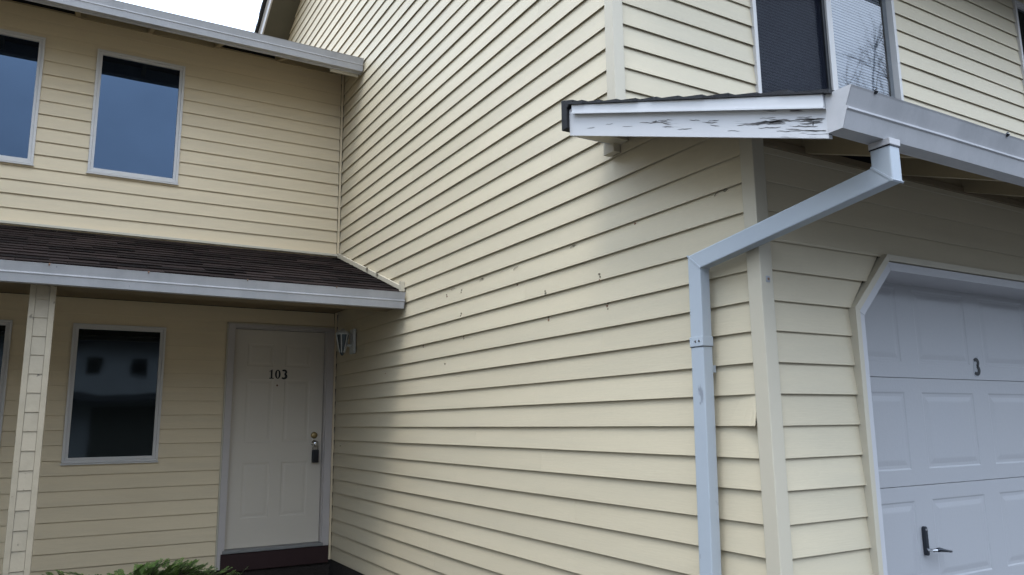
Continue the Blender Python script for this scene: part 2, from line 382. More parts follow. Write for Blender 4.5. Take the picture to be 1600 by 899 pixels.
def gutter(parent, x0, x1, yb, zt, zb, dt, db, label, seams=()):
    """fascia gutter: leaning front with a pressed crease, closed ends"""
    h = zt-zb; c = .47
    yc = yb-db-(dt-db)*c; zc = zb+h*c
    out = [(yb, zt), (yb, zb), (yb-db, zb), (yc+.001, zc-.008), (yc-.005, zc-.003), (yc-.005, zc+.004), (yc+.002, zc+.008), (yb-dt, zt-.008), (yb-dt-.004, zt-.002), (yb-dt+.002, zt), (yb-dt+.014, zt-.001)]
    inn = [(yb-.003, zt), (yb-.003, zb+.003), (yb-db+.001, zb+.003), (yc+.004, zc-.008), (yc-.001, zc-.003), (yc-.001, zc+.004), (yc+.005, zc+.008), (yb-dt+.004, zt-.008), (yb-dt+.003, zt-.004), (yb-dt+.005, zt-.003), (yb-dt+.014, zt-.004)]
    n = len(out); mb = MB()
    m = max(2, int((x1-x0)/.5)); vs = []; fs = []
    for i in range(m+1):
        x = x0+(x1-x0)*i/m; s = math.sin(x*2.1+zb)*.0015+(hsh(i, zb)-.5)*.0016
        vs += [(x, y, z+s) for y, z in out]+[(x, y, z+s) for y, z in inn]
    N2 = 2*n
    for i in range(m):
        a, b = i*N2, (i+1)*N2
        for j in range(n-1):
            fs.append((a+j, a+j+1, b+j+1, b+j)); fs.append((a+n+j, b+n+j, b+n+j+1, a+n+j+1))
        fs.append((a, b, b+n, a+n)); fs.append((a+n-1, a+2*n-1, b+2*n-1, b+n-1))
    mb.add(vs, fs)
    s0 = math.sin(x0*2.1+zb)*.0015
    g = mb.build('gutter', 'gutter_white', parent); tag(g, label)
    cap = [(y, z) for y, z in out[:10]]
    for xe in (x0-.0035, x1+.0005):
        MB().px([(y, z+s0) for y, z in cap], xe, xe+.003).build('end_cap', 'gutter_white', g)
    for xs in seams:
        off = .0015
        ss = [(y-off*1.5, z) for y, z in out[2:8]]
        MB().px(ss+[(y+.004, z) for y, z in reversed(ss)], xs, xs+.03).build('seam', 'gutter_white', g)
    return g

# ================================================================== SETTING
G0 = -1.60
def ground():
    o = MB(); o.add([(-400, -400, G0), (400, -400, G0), (400, 400, G0), (-400, 400, G0)], [(0, 1, 2, 3)])
    tag(o.build('ground', 'asphalt'), kind='structure')
    b = MB(); n = 14; vs = []; fs = []                      # planting bed and dark soil under the porch
    for j in range(n+1):
        for i in range(n*2+1):
            x = -5.13+(5.12)*i/(2*n); y = 3.3+(D-3.31)*j/n
            vs.append((x, y, G0+.04+hsh(i, j)*.035))
    for j in range(n):
        for i in range(2*n): fs.append((j*(2*n+1)+i, j*(2*n+1)+i+1, (j+1)*(2*n+1)+i+1, (j+1)*(2*n+1)+i))
    b.add(vs, fs); tag(b.build('planting_bed', 'soil', smooth=True), kind='structure')
ground()

# ================================================================== GARAGE HOUSE
GH = empty('garage_house', (0, 0, G0), 'cream lap-sided house with the white garage door and the long blank side wall', 'house')
RID_Y, RID_Z = 6.145, 6.33
def gable(y): return 3.7+.5*(y-.89) if y < RID_Y else 5.4+.5*(8-y)
def pent_under(y): return 1.13+.35*y
def side_wall():
    poly = [(.03, -1.44), (.03, 1.14), (S+.03, 1.45), (S+.03, 3.75), (RID_Y, RID_Z), (11.5, gable(11.5)), (11.5, -1.44)]
    w = MB().px(poly, .0205, .14).build('wall', 'backing', GH)
    tag(w, 'long side wall of cream lap boards with a few chipped nail spots')
    for k in range(-11, 49):
        z0, z1 = k*EXPO, (k+1)*EXPO
        ua = .052
        if z0 > pent_under(.05)-.01: ua = max(.052, (z0-1.13)/.35)
        if z0 > 1.40: ua = S+.052
        if z1 > 3.75: ua = max(ua, .89+(z0-3.72)/.5)
        ub = D-.001 if z0 < 3.4 else 8-(z0-5.40)/.5
        ub = min(ub, 10.0)
        if ub-ua < .05: continue
        course(side, k, ua, ub, [], w, curls={-1: .034})
    B(.003, .15, .03, 11.4, G0-.1, -1.385).build('foundation', 'soil', w)
    # chips, nail heads and broken spots on the boards
    marks = [(1.081,.654,3),(1.615,.652,2),(1.034,.493,3),(1.599,.494,2),(2.727,.659,2),(2.697,.495,2),(2.972,.833,2),(2.728,.83,2),(3.398,.495,2),
             (1.954,.752,1),(1.321,.874,1),(2.415,.866,1),(.786,.879,1),(.173,.886,1),(5.381,-.309,1),(4.2,.33,1),(3.0,.33,1)]
    for i, (y, z, s) in enumerate(marks):
        t = z/EXPO-math.floor(z/EXPO); n = (TOP-BUTT)*t
        for q in range(s):
            r = .006+.004*hsh(i, q); dz = (q-(s-1)/2)*.016; dy = (hsh(i, q, 2)-.5)*.012
            pts = [(y+dy+r*(.8+.6*hsh(i, q, j))*math.cos(j*1.047), z+dz+r*(.5+.5*hsh(j, q, i))*math.sin(j*1.047)) for j in range(6)]
            MB().px(pts, -n-.0028, -n+.001).build('chip', 'chip_dark' if (i+q) % 3 else 'rust', w)
    # short hooked hairs of caulk/vine left on the boards
    for i, (y, z) in enumerate([(1.321,.874),(1.954,.86),(2.415,.866),(2.86,.868),(.20,.884)]):
        n = (TOP-BUTT)*(z/EXPO-math.floor(z/EXPO))+.003
        pts = [(-n-.002, y+.035*math.cos(a), z-.012+.018*math.sin(a)) for a in (.2, .7, 1.2, 1.7, 2.2)]
        MB().tube(pts, [.0016]*5, 5).build('tendril', 'chip_dark', w)
side_wall()

CH0, CHZ = (.556, .381), .647           # chamfered garage opening: left outer edge / start of chamfer / head
GR = 3.42
def chamfer_left(z):                    # outer casing edge on the left for height z
    if z <= .381: return .556
    return .556+min(z-.381, .266)
def chamfer_right(z): return GR-(chamfer_left(z)-.556)
def garage_wall():
    pl = [(0.02, -1.44), (0.02, 1.13), (5.0, 1.13), (5.0, -1.44), (GR-.03, -1.44), (GR-.03, .381), (GR-.29, .62), (.85, .62), (.59, .381), (.59, -1.44)]
    w = MB().py(pl, .0205, .14).build('wall', 'backing', GH); tag(w, 'cream lap-sided front wall round the garage door')
    for k in range(-11, 9):
        z0, z1 = k*EXPO, (k+1)*EXPO
        if z1 <= .381:
            course(garage, k, .052, .556, [], w, joints=False); course(garage, k, GR, 5.0, [], w, joints=False)
        elif z0 >= CHZ:
            course(garage, k, .052, 5.0, [], w)
        else:
            secs = []
            zs = sorted({z0, z1, *[q for q in (.381, .647) if z0 < q < z1]})
            for side_ in (0, 1):
                secs = []
                for a, b in zip(zs, zs[1:]):
                    if b <= CHZ+1e-6:
                        if side_ == 0: secs.append((.052, chamfer_left(a), .052, chamfer_left(b), a, b))
                        else: secs.append((chamfer_right(a), 5.0, chamfer_right(b), 5.0, a, b))
                    elif side_ == 0: secs.append((.052, 5.0, .052, 5.0, a, b))
                plank(garage, k, secs, w)
    # frieze strip under the eave
    B(.052, 5.0, -.014, .02, 1.045, 1.078).build('frieze', 'soffit_tan', w, bevel=.002)
    # little square screw plate on the corner board
    return w
GW = garage_wall()
def corner_boards():
    def Lp(y0): return [(-.02, y0-.02), (.051, y0-.02), (.051, y0+.02), (.02, y0+.02), (.02, y0+.051), (-.02, y0+.051)]
    a = MB().pz(Lp(0), -1.43, 1.135).build('corner_board', 'trim_cream', GH, bevel=.004)
    p = B(.008, .03, -.023, -.0195, .448, .474).build('screw_plate', 'plate_grey', a, bevel=.001)
    B(.014, .024, -.026, -.0232, .456, .466).build('screw', 'rust', a, bevel=.001)
    MB().pz(Lp(S), 1.38, 3.72).build('corner_board', 'trim_cream', GH, bevel=.004)
    B(-.022, -.001, D-.024, D-.001, -1.40, 3.66).build('corner_strip', 'siding_entry', GH, bevel=.003)
corner_boards()

def garage_opening():
    def path(o, zb=-1.55):               # polyline of the opening inset by o from the outer casing line
        k = o*math.tan(math.radians(22.5))
        return [(.556+o, zb), (.556+o, .381-k), (.822+k, .647-o), (GR-.266-k, .647-o), (GR-o, .381-k), (GR-o, zb)]
    def frame(name, o0, o1, y0, y1, m, parent, bev=.002):
        A, Bq = path(o0), path(o1); mb = MB()
        for i in range(5):
            q = [A[i], A[i+1], Bq[i+1], Bq[i]]; mb.py(q, y0, y1)
        return mb.build(name, m, parent, bevel=bev)
    c = frame('casing', 0, .030, -.026, .02, 'trim_cream', GH)
    tag(c, 'narrow cream casing with clipped corners round the garage door')
    frame('jamb', .034, .074, -.014, .235, 'white_paint', c)
    # sectional door
    gd = B(.60, GR-.05, .232, .25, -1.58, .62).build('garage_door', 'garage_paint', GH)
    tag(gd, 'white sectional garage door with raised panels')
    for i in range(4):
        zb = -1.41+.5*i if i else -1.565; zb = [-1.55, -.948, -.424, .099][i]; zt = [-.951, -.427, .096, .622][i]
        mb = MB(); x0, x1 = .56, GR-.03
        yf = .200
        # panel grid, field embossed inside a groove
        xs = [x0]; cols = []
        px = .735
        while px+.46 < x1: cols.append((px, px+.46)); px += .603
        pz0, pz1 = zb+.075, zt-.069
        def quad(a, b, c_, d, y): mb.add([(a, y, c_), (b, y, c_), (b, y, d), (a, y, d)], [(0, 1, 2, 3)])
        prev = x0
        quad(x0, x1, zb, pz0, yf); quad(x0, x1, pz1, zt, yf)
        for (a, b) in cols:
            quad(prev, a, pz0, pz1, yf); prev = b
            steps = [(0, yf), (.008, yf+.0032), (.022, yf+.0036), (.044, yf+.0004), (.05, yf)]
            for (i0, ya), (i1, yb_) in zip(steps, steps[1:]):
                O = [(a+i0, pz0+i0), (b-i0, pz0+i0), (b-i0, pz1-i0), (a+i0, pz1-i0)]; I = [(a+i1, pz0+i1), (b-i1, pz0+i1), (b-i1, pz1-i1), (a+i1, pz1-i1)]
                for q in range(4):
                    r = (q+1) % 4; mb.add([(O[q][0], ya, O[q][1]), (O[r][0], ya, O[r][1]), (I[r][0], yb_, I[r][1]), (I[q][0], yb_, I[q][1])], [(0, 1, 2, 3)])
            quad(a+.05, b-.05, pz0+.05, pz1-.05, yf)
        quad(prev, x1, pz0, pz1, yf)
        # rolled edges of the section
        for (za, zb_) in ((zt, zt+.0005), (zb, zb-.0005)):
            mb.add([(x0, yf, za), (x1, yf, za), (x1, yf+.02, za), (x0, yf+.02, za)], [(0, 1, 2, 3)])
        mb.build('section', 'garage_paint', gd)
    # number plate
    pl = [(1.640,.115),(1.655,.105),(1.690,.102),(1.712,.118),(1.708,.190),(1.703,.215),(1.668,.207),(1.650,.200)]
    pl = [(1.640,.118),(1.652,.106),(1.676,.104),(1.696,.122),(1.700,.165),(1.694,.196),(1.690,.215),(1.668,.206),(1.650,.198),(1.644,.16)]
    FX = lambda x: -2.435+(x+2.435)*1.0444
    FZ = lambda z: -.103+(z+.103)*1.0444
    MB().py([(FX(a+.004), FZ(b)) for a, b in pl], .1988, .1996).build('number_plate', 'plate_grey', gd)
    digit('3', FX(1.648), FZ(.116), .054, .088, .1960, .1987, gd)
    # lift handle: vertical escutcheon and a lever pointing right
    h = MB(); R = .0115; hx, ht, hb, yo = FX(1.078), FZ(-.606), FZ(-.714), .0995
    pts = [(hx+R*math.cos(a), ht+R*math.sin(a)) for a in [math.pi*i/8 for i in range(9)]]+[(hx-R*math.cos(a), hb-R*math.sin(a)) for a in [math.pi*i/8 for i in range(9)]]
    h.py(pts, .181, .1995); h.build('handle', 'gunmetal', gd, bevel=.003)
    MB().lathe((hx, .179, ht-.004), [(.005, -.001), (.006, .003)], 10, 'y').build('keyhole', 'chrome', gd)
    MB().tube([(hx, .185, hb+.016), (hx, .158, hb+.016), (hx+.02, .152, hb+.016)], [.008, .008, .009], 10).build('spindle', 'chrome', gd)
    MB().tube([(hx+.018, .152, hb+.016), (hx+.04, .150, hb+.017), (hx+.09, .15, hb+.008), (hx+.14, .152, hb+.0)], [.009, .011, .007, .005], 10).build('lever', 'gunmetal', gd, smooth=True)

def digit(ch, x, z, w, h, y0, y1, parent):
    """a serif house number cut as a thin solid"""
    mb = MB()
    def strip(pts, wid):
        Ls, Rs = [], []
        for i, p in enumerate(pts):
            a = pts[max(i-1, 0)]; b = pts[min(i+1, len(pts)-1)]; t = Vector((b[0]-a[0], b[1]-a[1])).normalized(); n = Vector((-t.y, t.x))*wid[i]/2
            Ls.append((p[0]+n.x, p[1]+n.y)); Rs.append((p[0]-n.x, p[1]-n.y))
        for i in range(len(pts)-1): mb.py([Ls[i], Ls[i+1], Rs[i+1], Rs[i]], y0, y1)
    if ch == '1':
        mb.py([(x+.36*w, z+.1*h), (x+.64*w, z+.1*h), (x+.64*w, z+h), (x+.50*w, z+h), (x+.36*w, z+.9*h)], y0, y1)
        mb.py([(x+.12*w, z), (x+.88*w, z), (x+.88*w, z+.1*h), (x+.12*w, z+.1*h)], y0, y1)
        mb.py([(x+.12*w, z+.76*h), (x+.36*w, z+.82*h), (x+.36*w, z+.90*h), (x+.12*w, z+.84*h)], y0, y1)
    elif ch == '0':
        n = 24
        for i in range(n):
            a, b = 2*math.pi*i/n, 2*math.pi*(i+1)/n
            O = lambda t: (x+w/2+w*.48*math.cos(t), z+h/2+h*.5*math.sin(t)); I = lambda t: (x+w/2+w*.17*math.cos(t), z+h/2+h*.40*math.sin(t))
            mb.py([O(a), O(b), I(b), I(a)], y0, y1)
    else:
        p1 = [(x+w*.48+w*.36*math.cos(t), z+h*.74+h*.20*math.sin(t)) for t in [math.radians(140-215*i/12) for i in range(13)]]
        p2 = [(x+w*.46+w*.42*math.cos(t), z+h*.29+h*.24*math.sin(t)) for t in [math.radians(75-215*i/14) for i in range(15)]]
        strip(p1, [w*.36-(w*.12)*(abs(i-6)/6)**2+(w*.04 if i < 2 else 0) for i in range(13)]); strip(p2, [w*.40-(w*.15)*(abs(i-6)/7)**2+(w*.05 if i > 12 else 0) for i in range(15)])
    return mb.build('digit', 'digit_black', parent)
garage_opening()

def upper_front():
    hs = [(1.085, 2.565, 1.72, 3.385), (4.30, 5.4, 2.185, 3.385)]
    # backing with an opening for the wide window
    w = MB()
    w.box(.02, 1.10, S+.0205, S+.14, 1.3, 3.75); w.box(2.55, 6.4, S+.0205, S+.14, 1.3, 3.75)
    w.box(1.10, 2.55, S+.0205, S+.14, 1.3, 1.735); w.box(1.10, 2.55, S+.0205, S+.14, 3.37, 3.75)
    w = w.build('wall', 'backing', GH); tag(w, 'cream lap-sided upper front wall above the garage roof')
    for k in range(11, 29): course(upper, k, .052, 6.4, hs, w)
    window(upper, *hs[1], GH, 'glass_dark', 'window cut off at the right picture edge')
    u0, u1, z0, z1 = hs[0]
    fr = ring(upper, u0, u1, z0, z1, .030, -.06, .014).build('window', 'window_frame', GH, bevel=.002)
    tag(fr, 'wide sliding window with closed blinds, half of it behind an insect screen')
    B(1.800, 1.852, S-.012, S+.05, z0+.03, z1-.03).build('mullion', 'window_frame', fr, bevel=.003)
    B(1.772, 1.799, S+.002, S+.03, z0+.03, z1-.03).build('screen_frame', 'dark_plastic', fr, bevel=.002)
    for a, b in ((u0+.031, 1.80), (1.853, u1-.031)): B(a, b, S+.030, S+.034, z0+.03, z1-.03).build('pane', 'glass_clear', fr)
    B(u0+.031, 1.772, S+.012, S+.0135, z0+.03, z1-.03).build('insect_screen', 'insect_screen', fr)
    for a, b in ((u0+.04, 1.81), (1.84, u1-.04)):
        mb = MB(); z = z0+.03
        while z < z1-.05:
            q = [(S+.070, z), (S+.073, z+.011), (S+.080, z+.0235), (S+.081, z+.0225), (S+.0745, z+.010), (S+.071, z-.001)]
            mb.px(q, a, b); z += .0215
        tag(mb.build('blind', 'blind', fr), kind='stuff')
    rm = MB(); rm.box(u0-.3, u1+.3, S+.60, S+.62, z0-.1, z1+.1); rm.box(u0-.3, u0-.28, S+.142, S+.60, z0-.1, z1+.1); rm.box(u1+.28, u1+.3, S+.142, S+.60, z0-.1, z1+.1)
    rm.box(u0-.28, u1+.28, S+.142, S+.60, z1+.08, z1+.1); rm.box(u0-.28, u1+.28, S+.142, S+.60, z0-.1, z0-.08); rm.build('room', 'room_dark', fr)
upper_front()

def pent_roof():
    X0, X1 = -.30, 5.0; y0, y1 = -.59, S-.002
    top = lambda y: .964+.3505*(y+.592)          # upper face of the drip strip = underside of shingles
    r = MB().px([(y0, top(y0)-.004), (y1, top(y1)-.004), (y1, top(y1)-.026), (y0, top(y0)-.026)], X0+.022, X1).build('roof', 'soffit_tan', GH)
    tag(r, 'small lean-to roof over the garage with black shingles and open rafters')
    uvf = lambda co: (co.y+.592, co.z-top(co.y)+.16)
    MB().px([(y0+.001, top(y0)-.046), (y1, top(y1)-.046), (y1, top(y1)-.160), (y0+.001, top(y0)-.152)], X0+.004, X0+.0215).build('rake_board', 'peeling_white', r, uv=uvf)
    r['label'] = r['label']
    MB().px([(y0-.0, top(y0)), (y1-.03, top(y1-.03)), (y1-.03, top(y1-.03)-.040), (y0, top(y0)-.044)], X0-.012, X0+.004).build('drip_strip', 'drip_metal', r, bevel=.0015)
    MB().px([(y0, top(y0)-.0445), (y1-.03, top(y1-.03)-.0405), (y1-.03, top(y1-.03)-.048), (y0, top(y0)-.051)], X0-.018, X0+.004).build('drip_lip', 'drip_metal', r)
    # paint split open along the grain: jagged cracks of bare dark wood and lifted flakes
    rnd = random.Random(11); ck = MB(); fl = MB()
    def crack(y, d, ln, slope, wmax):
        n = max(5, int(ln/.012)); up, lo = [], []; z = 0
        for i in range(n+1):
            t = i/n; yy = y-ln*t; z += rnd.uniform(-.0022, .0022); zc = top(yy)-d+slope*ln*t+z
            w = wmax*(math.sin(math.pi*min(1, max(0, t)))**.6)*rnd.uniform(.25, 1.0)+.0004
            up.append((yy, zc+w/2)); lo.append((yy, zc-w/2))
        for i in range(n): ck.px([up[i], up[i+1], lo[i+1], lo[i]], X0+.0029, X0+.0045)
        return up
    spec = [(.36,.095,.20,.02,.004),(.28,.092,.10,-.03,.006),(.24,.088,.09,.05,.003),(.21,.100,.05,.0,.003),(.05,.086,.06,.02,.003),(-.02,.094,.08,.01,.005),(-.05,.089,.06,.06,.003),(-.06,.104,.05,0,.003),
            (-.20,.106,.22,.06,.006),(-.26,.102,.16,.03,.008),(-.30,.092,.12,.0,.010),(-.33,.097,.10,.04,.007),(-.35,.086,.09,-.02,.005),(-.31,.080,.07,.02,.003),(-.41,.090,.07,.02,.006),(-.30,.118,.10,0,.003),
            (-.46,.086,.10,-.03,.007),(-.47,.094,.10,.0,.010),(-.48,.103,.09,.05,.006),(-.50,.090,.08,.02,.009),(-.45,.112,.10,0,.004),(-.42,.121,.16,.0,.004),(-.50,.128,.08,.01,.004),(-.38,.130,.10,0,.002),(-.47,.076,.06,0,.003),
            (.48,.11,.07,.02,.002),(.60,.10,.05,.04,.002),(.12,.125,.08,0,.002),(-.15,.13,.06,0,.002),(.75,.12,.06,.02,.002)]
    for a in spec: crack(*a)
    for y, d, h in ((-.53,.10,.016),(.255,.088,.012)):
        z = top(y)-d; ck.px([(y, z+h*.4), (y-.003, z+h*.2), (y+.001, z-h*.3), (y-.002, z-h*.6), (y-.005, z-h*.3), (y-.006, z+h*.2)], X0+.0029, X0+.0045)
    tag(ck.build('paint_crack', 'crack_wood', r), kind='stuff')
    # return of the bottom of the rake: thin soffit board seen from below
    B(X0+.022, -.001, .80, y1-.003, 1.322, 1.345).build('rake_soffit', 'trim_cream', r)
    B(X0+.004, -.02, y1-.002, y1+.012, top(y1)-.158, top(y1)-.02).build('end_board', 'white_paint', r)
    # black wrap hanging over the back end
    MB().px([(y1-.04, top(y1)+.014), (y1+.062, top(y1)+.046), (y1+.062, top(y1)-.118), (y1+.013, top(y1)-.118), (y1+.013, top(y1)-.01), (y1-.04, top(y1)+.004)], X0-.012, -.022).build('roof_wrap', 'shingle_edge', r, bevel=.003)
    B(-.045, -.001, .868, .955, 1.278, 1.345).build('lookout_block', 'trim_cream', r, bevel=.003)
    # fascia behind the gutter, rafters, blocking with a vent gap
    B(X0+.022, X1, y0-.0, y0+.020, .838, .955).build('fascia', 'white_paint', r)
    for x in (.34, .95, 1.56, 2.17, 2.78, 3.39, 4.0, 4.61):
        MB().px([(y0+.0205, top(y0+.02)-.027), (.015, top(.015)-.027), (.015, top(.015)-.115), (y0+.0205, top(y0+.02)-.115)], x-.02, x+.02).build('rafter', 'rafter_tan', r)
    xs = [.02, .32, .36, .93, .97, 1.54, 1.58, 2.15, 2.19, 2.76, 2.80, 3.37, 3.41, 3.98, 4.02, 4.59]
    for i in range(0, 16, 2):
        if i == 2 or i == 8:
            B(xs[i]+.004, xs[i+1]-.004, .004, .016, 1.085, 1.142).build('vent', 'vent_dark', r)
        else: B(xs[i]+.002, xs[i+1]-.002, -.004, .016, 1.0785, 1.142).build('blocking', 'rafter_tan', r)
    # shingle courses, black butts showing along the rake
    nC = 11; dy = (y1-y0)/nC
    for c in range(nC):
        a = y0-.03+c*dy if c == 0 else y0+c*dy; b = y0+(c+1)*dy+.04; b = min(b, y1-.001)
        xo = X0-.016-.006*hsh(c, 3)
        n = 1 if c else 1
        x = xo; first = True; i = 0
        while x < X1-.01:
            w = .45+.5*hsh(c, 9) if first else .93
            xe = min(x+w, X1); h0 = .016+.006*hsh(c, i); 
            MB().px([(a, top(a)+.001), (b, top(b)+.002), (b, top(b)+.007), (a, top(a)+h0)], x, xe-.003).build('shingle', 'shingle_edge', r)
            x = xe; first = False; i += 1
    return r
PR = pent_roof()
GG = gutter(GH, -.30, 5.0, -.592, .962, .828, .098, .056, 'weathered white gutter with a pressed crease along the garage eave', seams=(3.0,))
for i, x in enumerate((-.18, .62, 1.42, 2.2)):
    MB().tube([(x, -.689, .955), (x, -.695, .962), (x+.003, -.694, .969)], [.006, .008, .004], 7).build('gutter_spike', 'black_metal', GG)

def downspout():
    x0, x1 = -.088, -.034; hw = .037
    P = [(-.628, .83), (-.628, .712), (.285, .578), (.325, G0+.10)]
    offL, offR = [], []
    for i, p in enumerate(P):
        t0 = Vector((P[i][0]-P[i-1][0], P[i][1]-P[i-1][1])).normalized() if i else None
        t1 = Vector((P[i+1][0]-P[i][0], P[i+1][1]-P[i][1])).normalized() if i < len(P)-1 else None
        if t0 is None: n = Vector((-t1.y, t1.x)); k = 1
        elif t1 is None: n = Vector((-t0.y, t0.x)); k = 1
        else:
            n0, n1 = Vector((-t0.y, t0.x)), Vector((-t1.y, t1.x)); n = (n0+n1).normalized(); k = 1/max(.3, n.dot(n0))
        offL.append((p[0]+n.x*hw*k, p[1]+n.y*hw*k)); offR.append((p[0]-n.x*hw*k, p[1]-n.y*hw*k))
    mb = MB(); vs = []; fs = []
    for l, r in zip(offL, offR): vs += [(x0, *l), (x0, *r), (x1, *r), (x1, *l)]
    for i in range(len(P)-1):
        for j in range(4): fs.append((i*4+j, i*4+(j+1) % 4, (i+1)*4+(j+1) % 4, (i+1)*4+j))
    fs += [(0, 1, 2, 3), tuple(len(vs)-4+j for j in (3, 2, 1, 0))]
    mb.add(vs, fs)
    d = mb.build('downspout', 'downspout_blue', GH, bevel=.005)
    tag(d, 'pale blue-grey downspout crossing under the eave and running down the side wall')
    # outlet collar, crimped sleeves, strap
    B(x0-.003, x1+.003, -.668, -.588, .806, .829).build('collar', 'gutter_white', d, bevel=.002)
    B(x0-.002, x1+.002, -.667, -.589, .8015, .8055).build('collar_gap', 'black_metal', d)
    zc = .222; yc = .285+.04*(.578-zc)/(.578-(G0+.1))
    B(x0-.003, x1+.003, yc-hw-.003, yc+hw+.003, zc-.012, zc+.030).build('sleeve', 'downspout_blue', d, bevel=.002)
    B(x0-.0015, x1+.0015, yc-hw-.0015, yc+hw+.0015, zc-.0145, zc-.0125).build('sleeve_shadow', 'black_metal', d)
    for dy in (-.018, .004): MB().lathe((x0-.003, yc+dy, zc+.010), [(.005, -.002), (.004, .001)], 8, 'x').build('screw', 'chrome', d)
    # mitre seams at the elbows
    def seam(i, s=.0022):
        a, b = Vector(offL[i]), Vector(offR[i]); t = (b-a).normalized(); q = Vector((-t.y, t.x))*.0035
        e = t*.002
        pts = [a-e-q, b+e-q, b+e+q, a-e+q]
        MB().px([(p.x, p.y) for p in pts], x0-s, x1+s).build('seam', 'downspout_blue', d)
    seam(1); seam(2)
    B(x1, -.006, .30-.03, .30+.03, .10, .13).build('strap', 'downspout_blue', d)
    B(x1, -.006, .31-.03, .31+.03, -1.2, -1.17).build('strap', 'downspout_blue', d)
downspout()

def main_roof():
    X0, X1 = -.36, 6.4
    f = [(.31, gable(.31)+.02), (RID_Y, RID_Z+.02), (11.5, gable(11.5)+.02)]
    r = MB()
    for (a, b) in zip(f, f[1:]): r.px([(a[0], a[1]), (b[0], b[1]), (b[0], b[1]+.16), (a[0], a[1]+.16)], X0+.02, X1)
    r = r.build('roof', 'soffit_dark', GH); tag(r, 'steep gable roof with dark overhang at the top of the side wall')
    for (a, b) in zip(f, f[1:]):
        MB().px([(a[0], a[1]-.012), (b[0], b[1]-.012), (b[0], b[1]+.14), (a[0], a[1]+.14)], X0, X0+.0195).build('rake_board', 'white_paint', r)
        MB().px([(a[0], a[1]+.1405), (b[0], b[1]+.1405), (b[0], b[1]+.175), (a[0], a[1]+.175)], X0-.014, X0+.0195).build('drip_strip', 'drip_metal', r)
        n = 34
        for i in range(n):
            ya = a[0]+(b[0]-a[0])*i/n; yb = a[0]+(b[0]-a[0])*(i+1)/n; za = a[1]+(b[1]-a[1])*i/n; zb = a[1]+(b[1]-a[1])*(i+1)/n
            q = .012*hsh(i, a[0]); MB().px([(ya, za+.176), (yb, zb+.176), (yb, zb+.235), (ya, za+.235+q)], X0-.05-q, X0+.6).build('shingle', 'shingle_edge', r)
    B(X0+.02, X1, .30, .309, gable(.31)+.0, gable(.31)+.17).build('fascia', 'white_paint', r)
main_roof()

# ================================================================== ENTRY HOUSE
EH = empty('entry_house', (-2.5, D, G0), 'cream two-storey house with front door 103 under a shingled porch roof', 'house')
DL, DR, DT = -1.062, -.024, .868
WINS = [(-2.362, -1.598, 2.186, 3.386), (-3.545, -2.780, 2.186, 3.386), (-2.364, -1.612, -.406, .800), (-3.565, -2.812, -.406, .800)]
def entry_wall():
    w = MB(); w.box(-5.13, -1.04, D+.0205, D+.14, -1.44, 3.75); w.box(-.05, 0.0, D+.0205, D+.14, -1.44, 3.75); w.box(-1.04, -.05, D+.0205, D+.14, .84, 3.75)
    w = w.build('wall', 'backing', EH); tag(w, 'cream lap-sided front wall with door 103 and four windows')
    holes = WINS+[(DL, DR, -3, DT)]
    for k in list(range(-11, 8))+list(range(12, 29)): course(entry, k, -5.12, -.023, holes, w, joints=False)
    B(-5.12, -.023, D-.030, D-.001, 1.628, 1.652).build('flashing', 'trim_cream', w, bevel=.003)
    B(-5.12, -.001, D+.002, D+.15, G0-.1, -1.385).build('foundation', 'soil', w)
    labs = ['blue-tinted upstairs window beside the inside corner', 'blue-tinted upstairs window at the left picture edge', 'dark downstairs window between the porch post and the door', 'dark downstairs window left of the porch post']
    for h, l, g in zip(WINS, labs, ('glass_tinted', 'glass_tinted', 'glass_dark', 'glass_dark')): window(entry, *h, EH, g, l)
entry_wall()

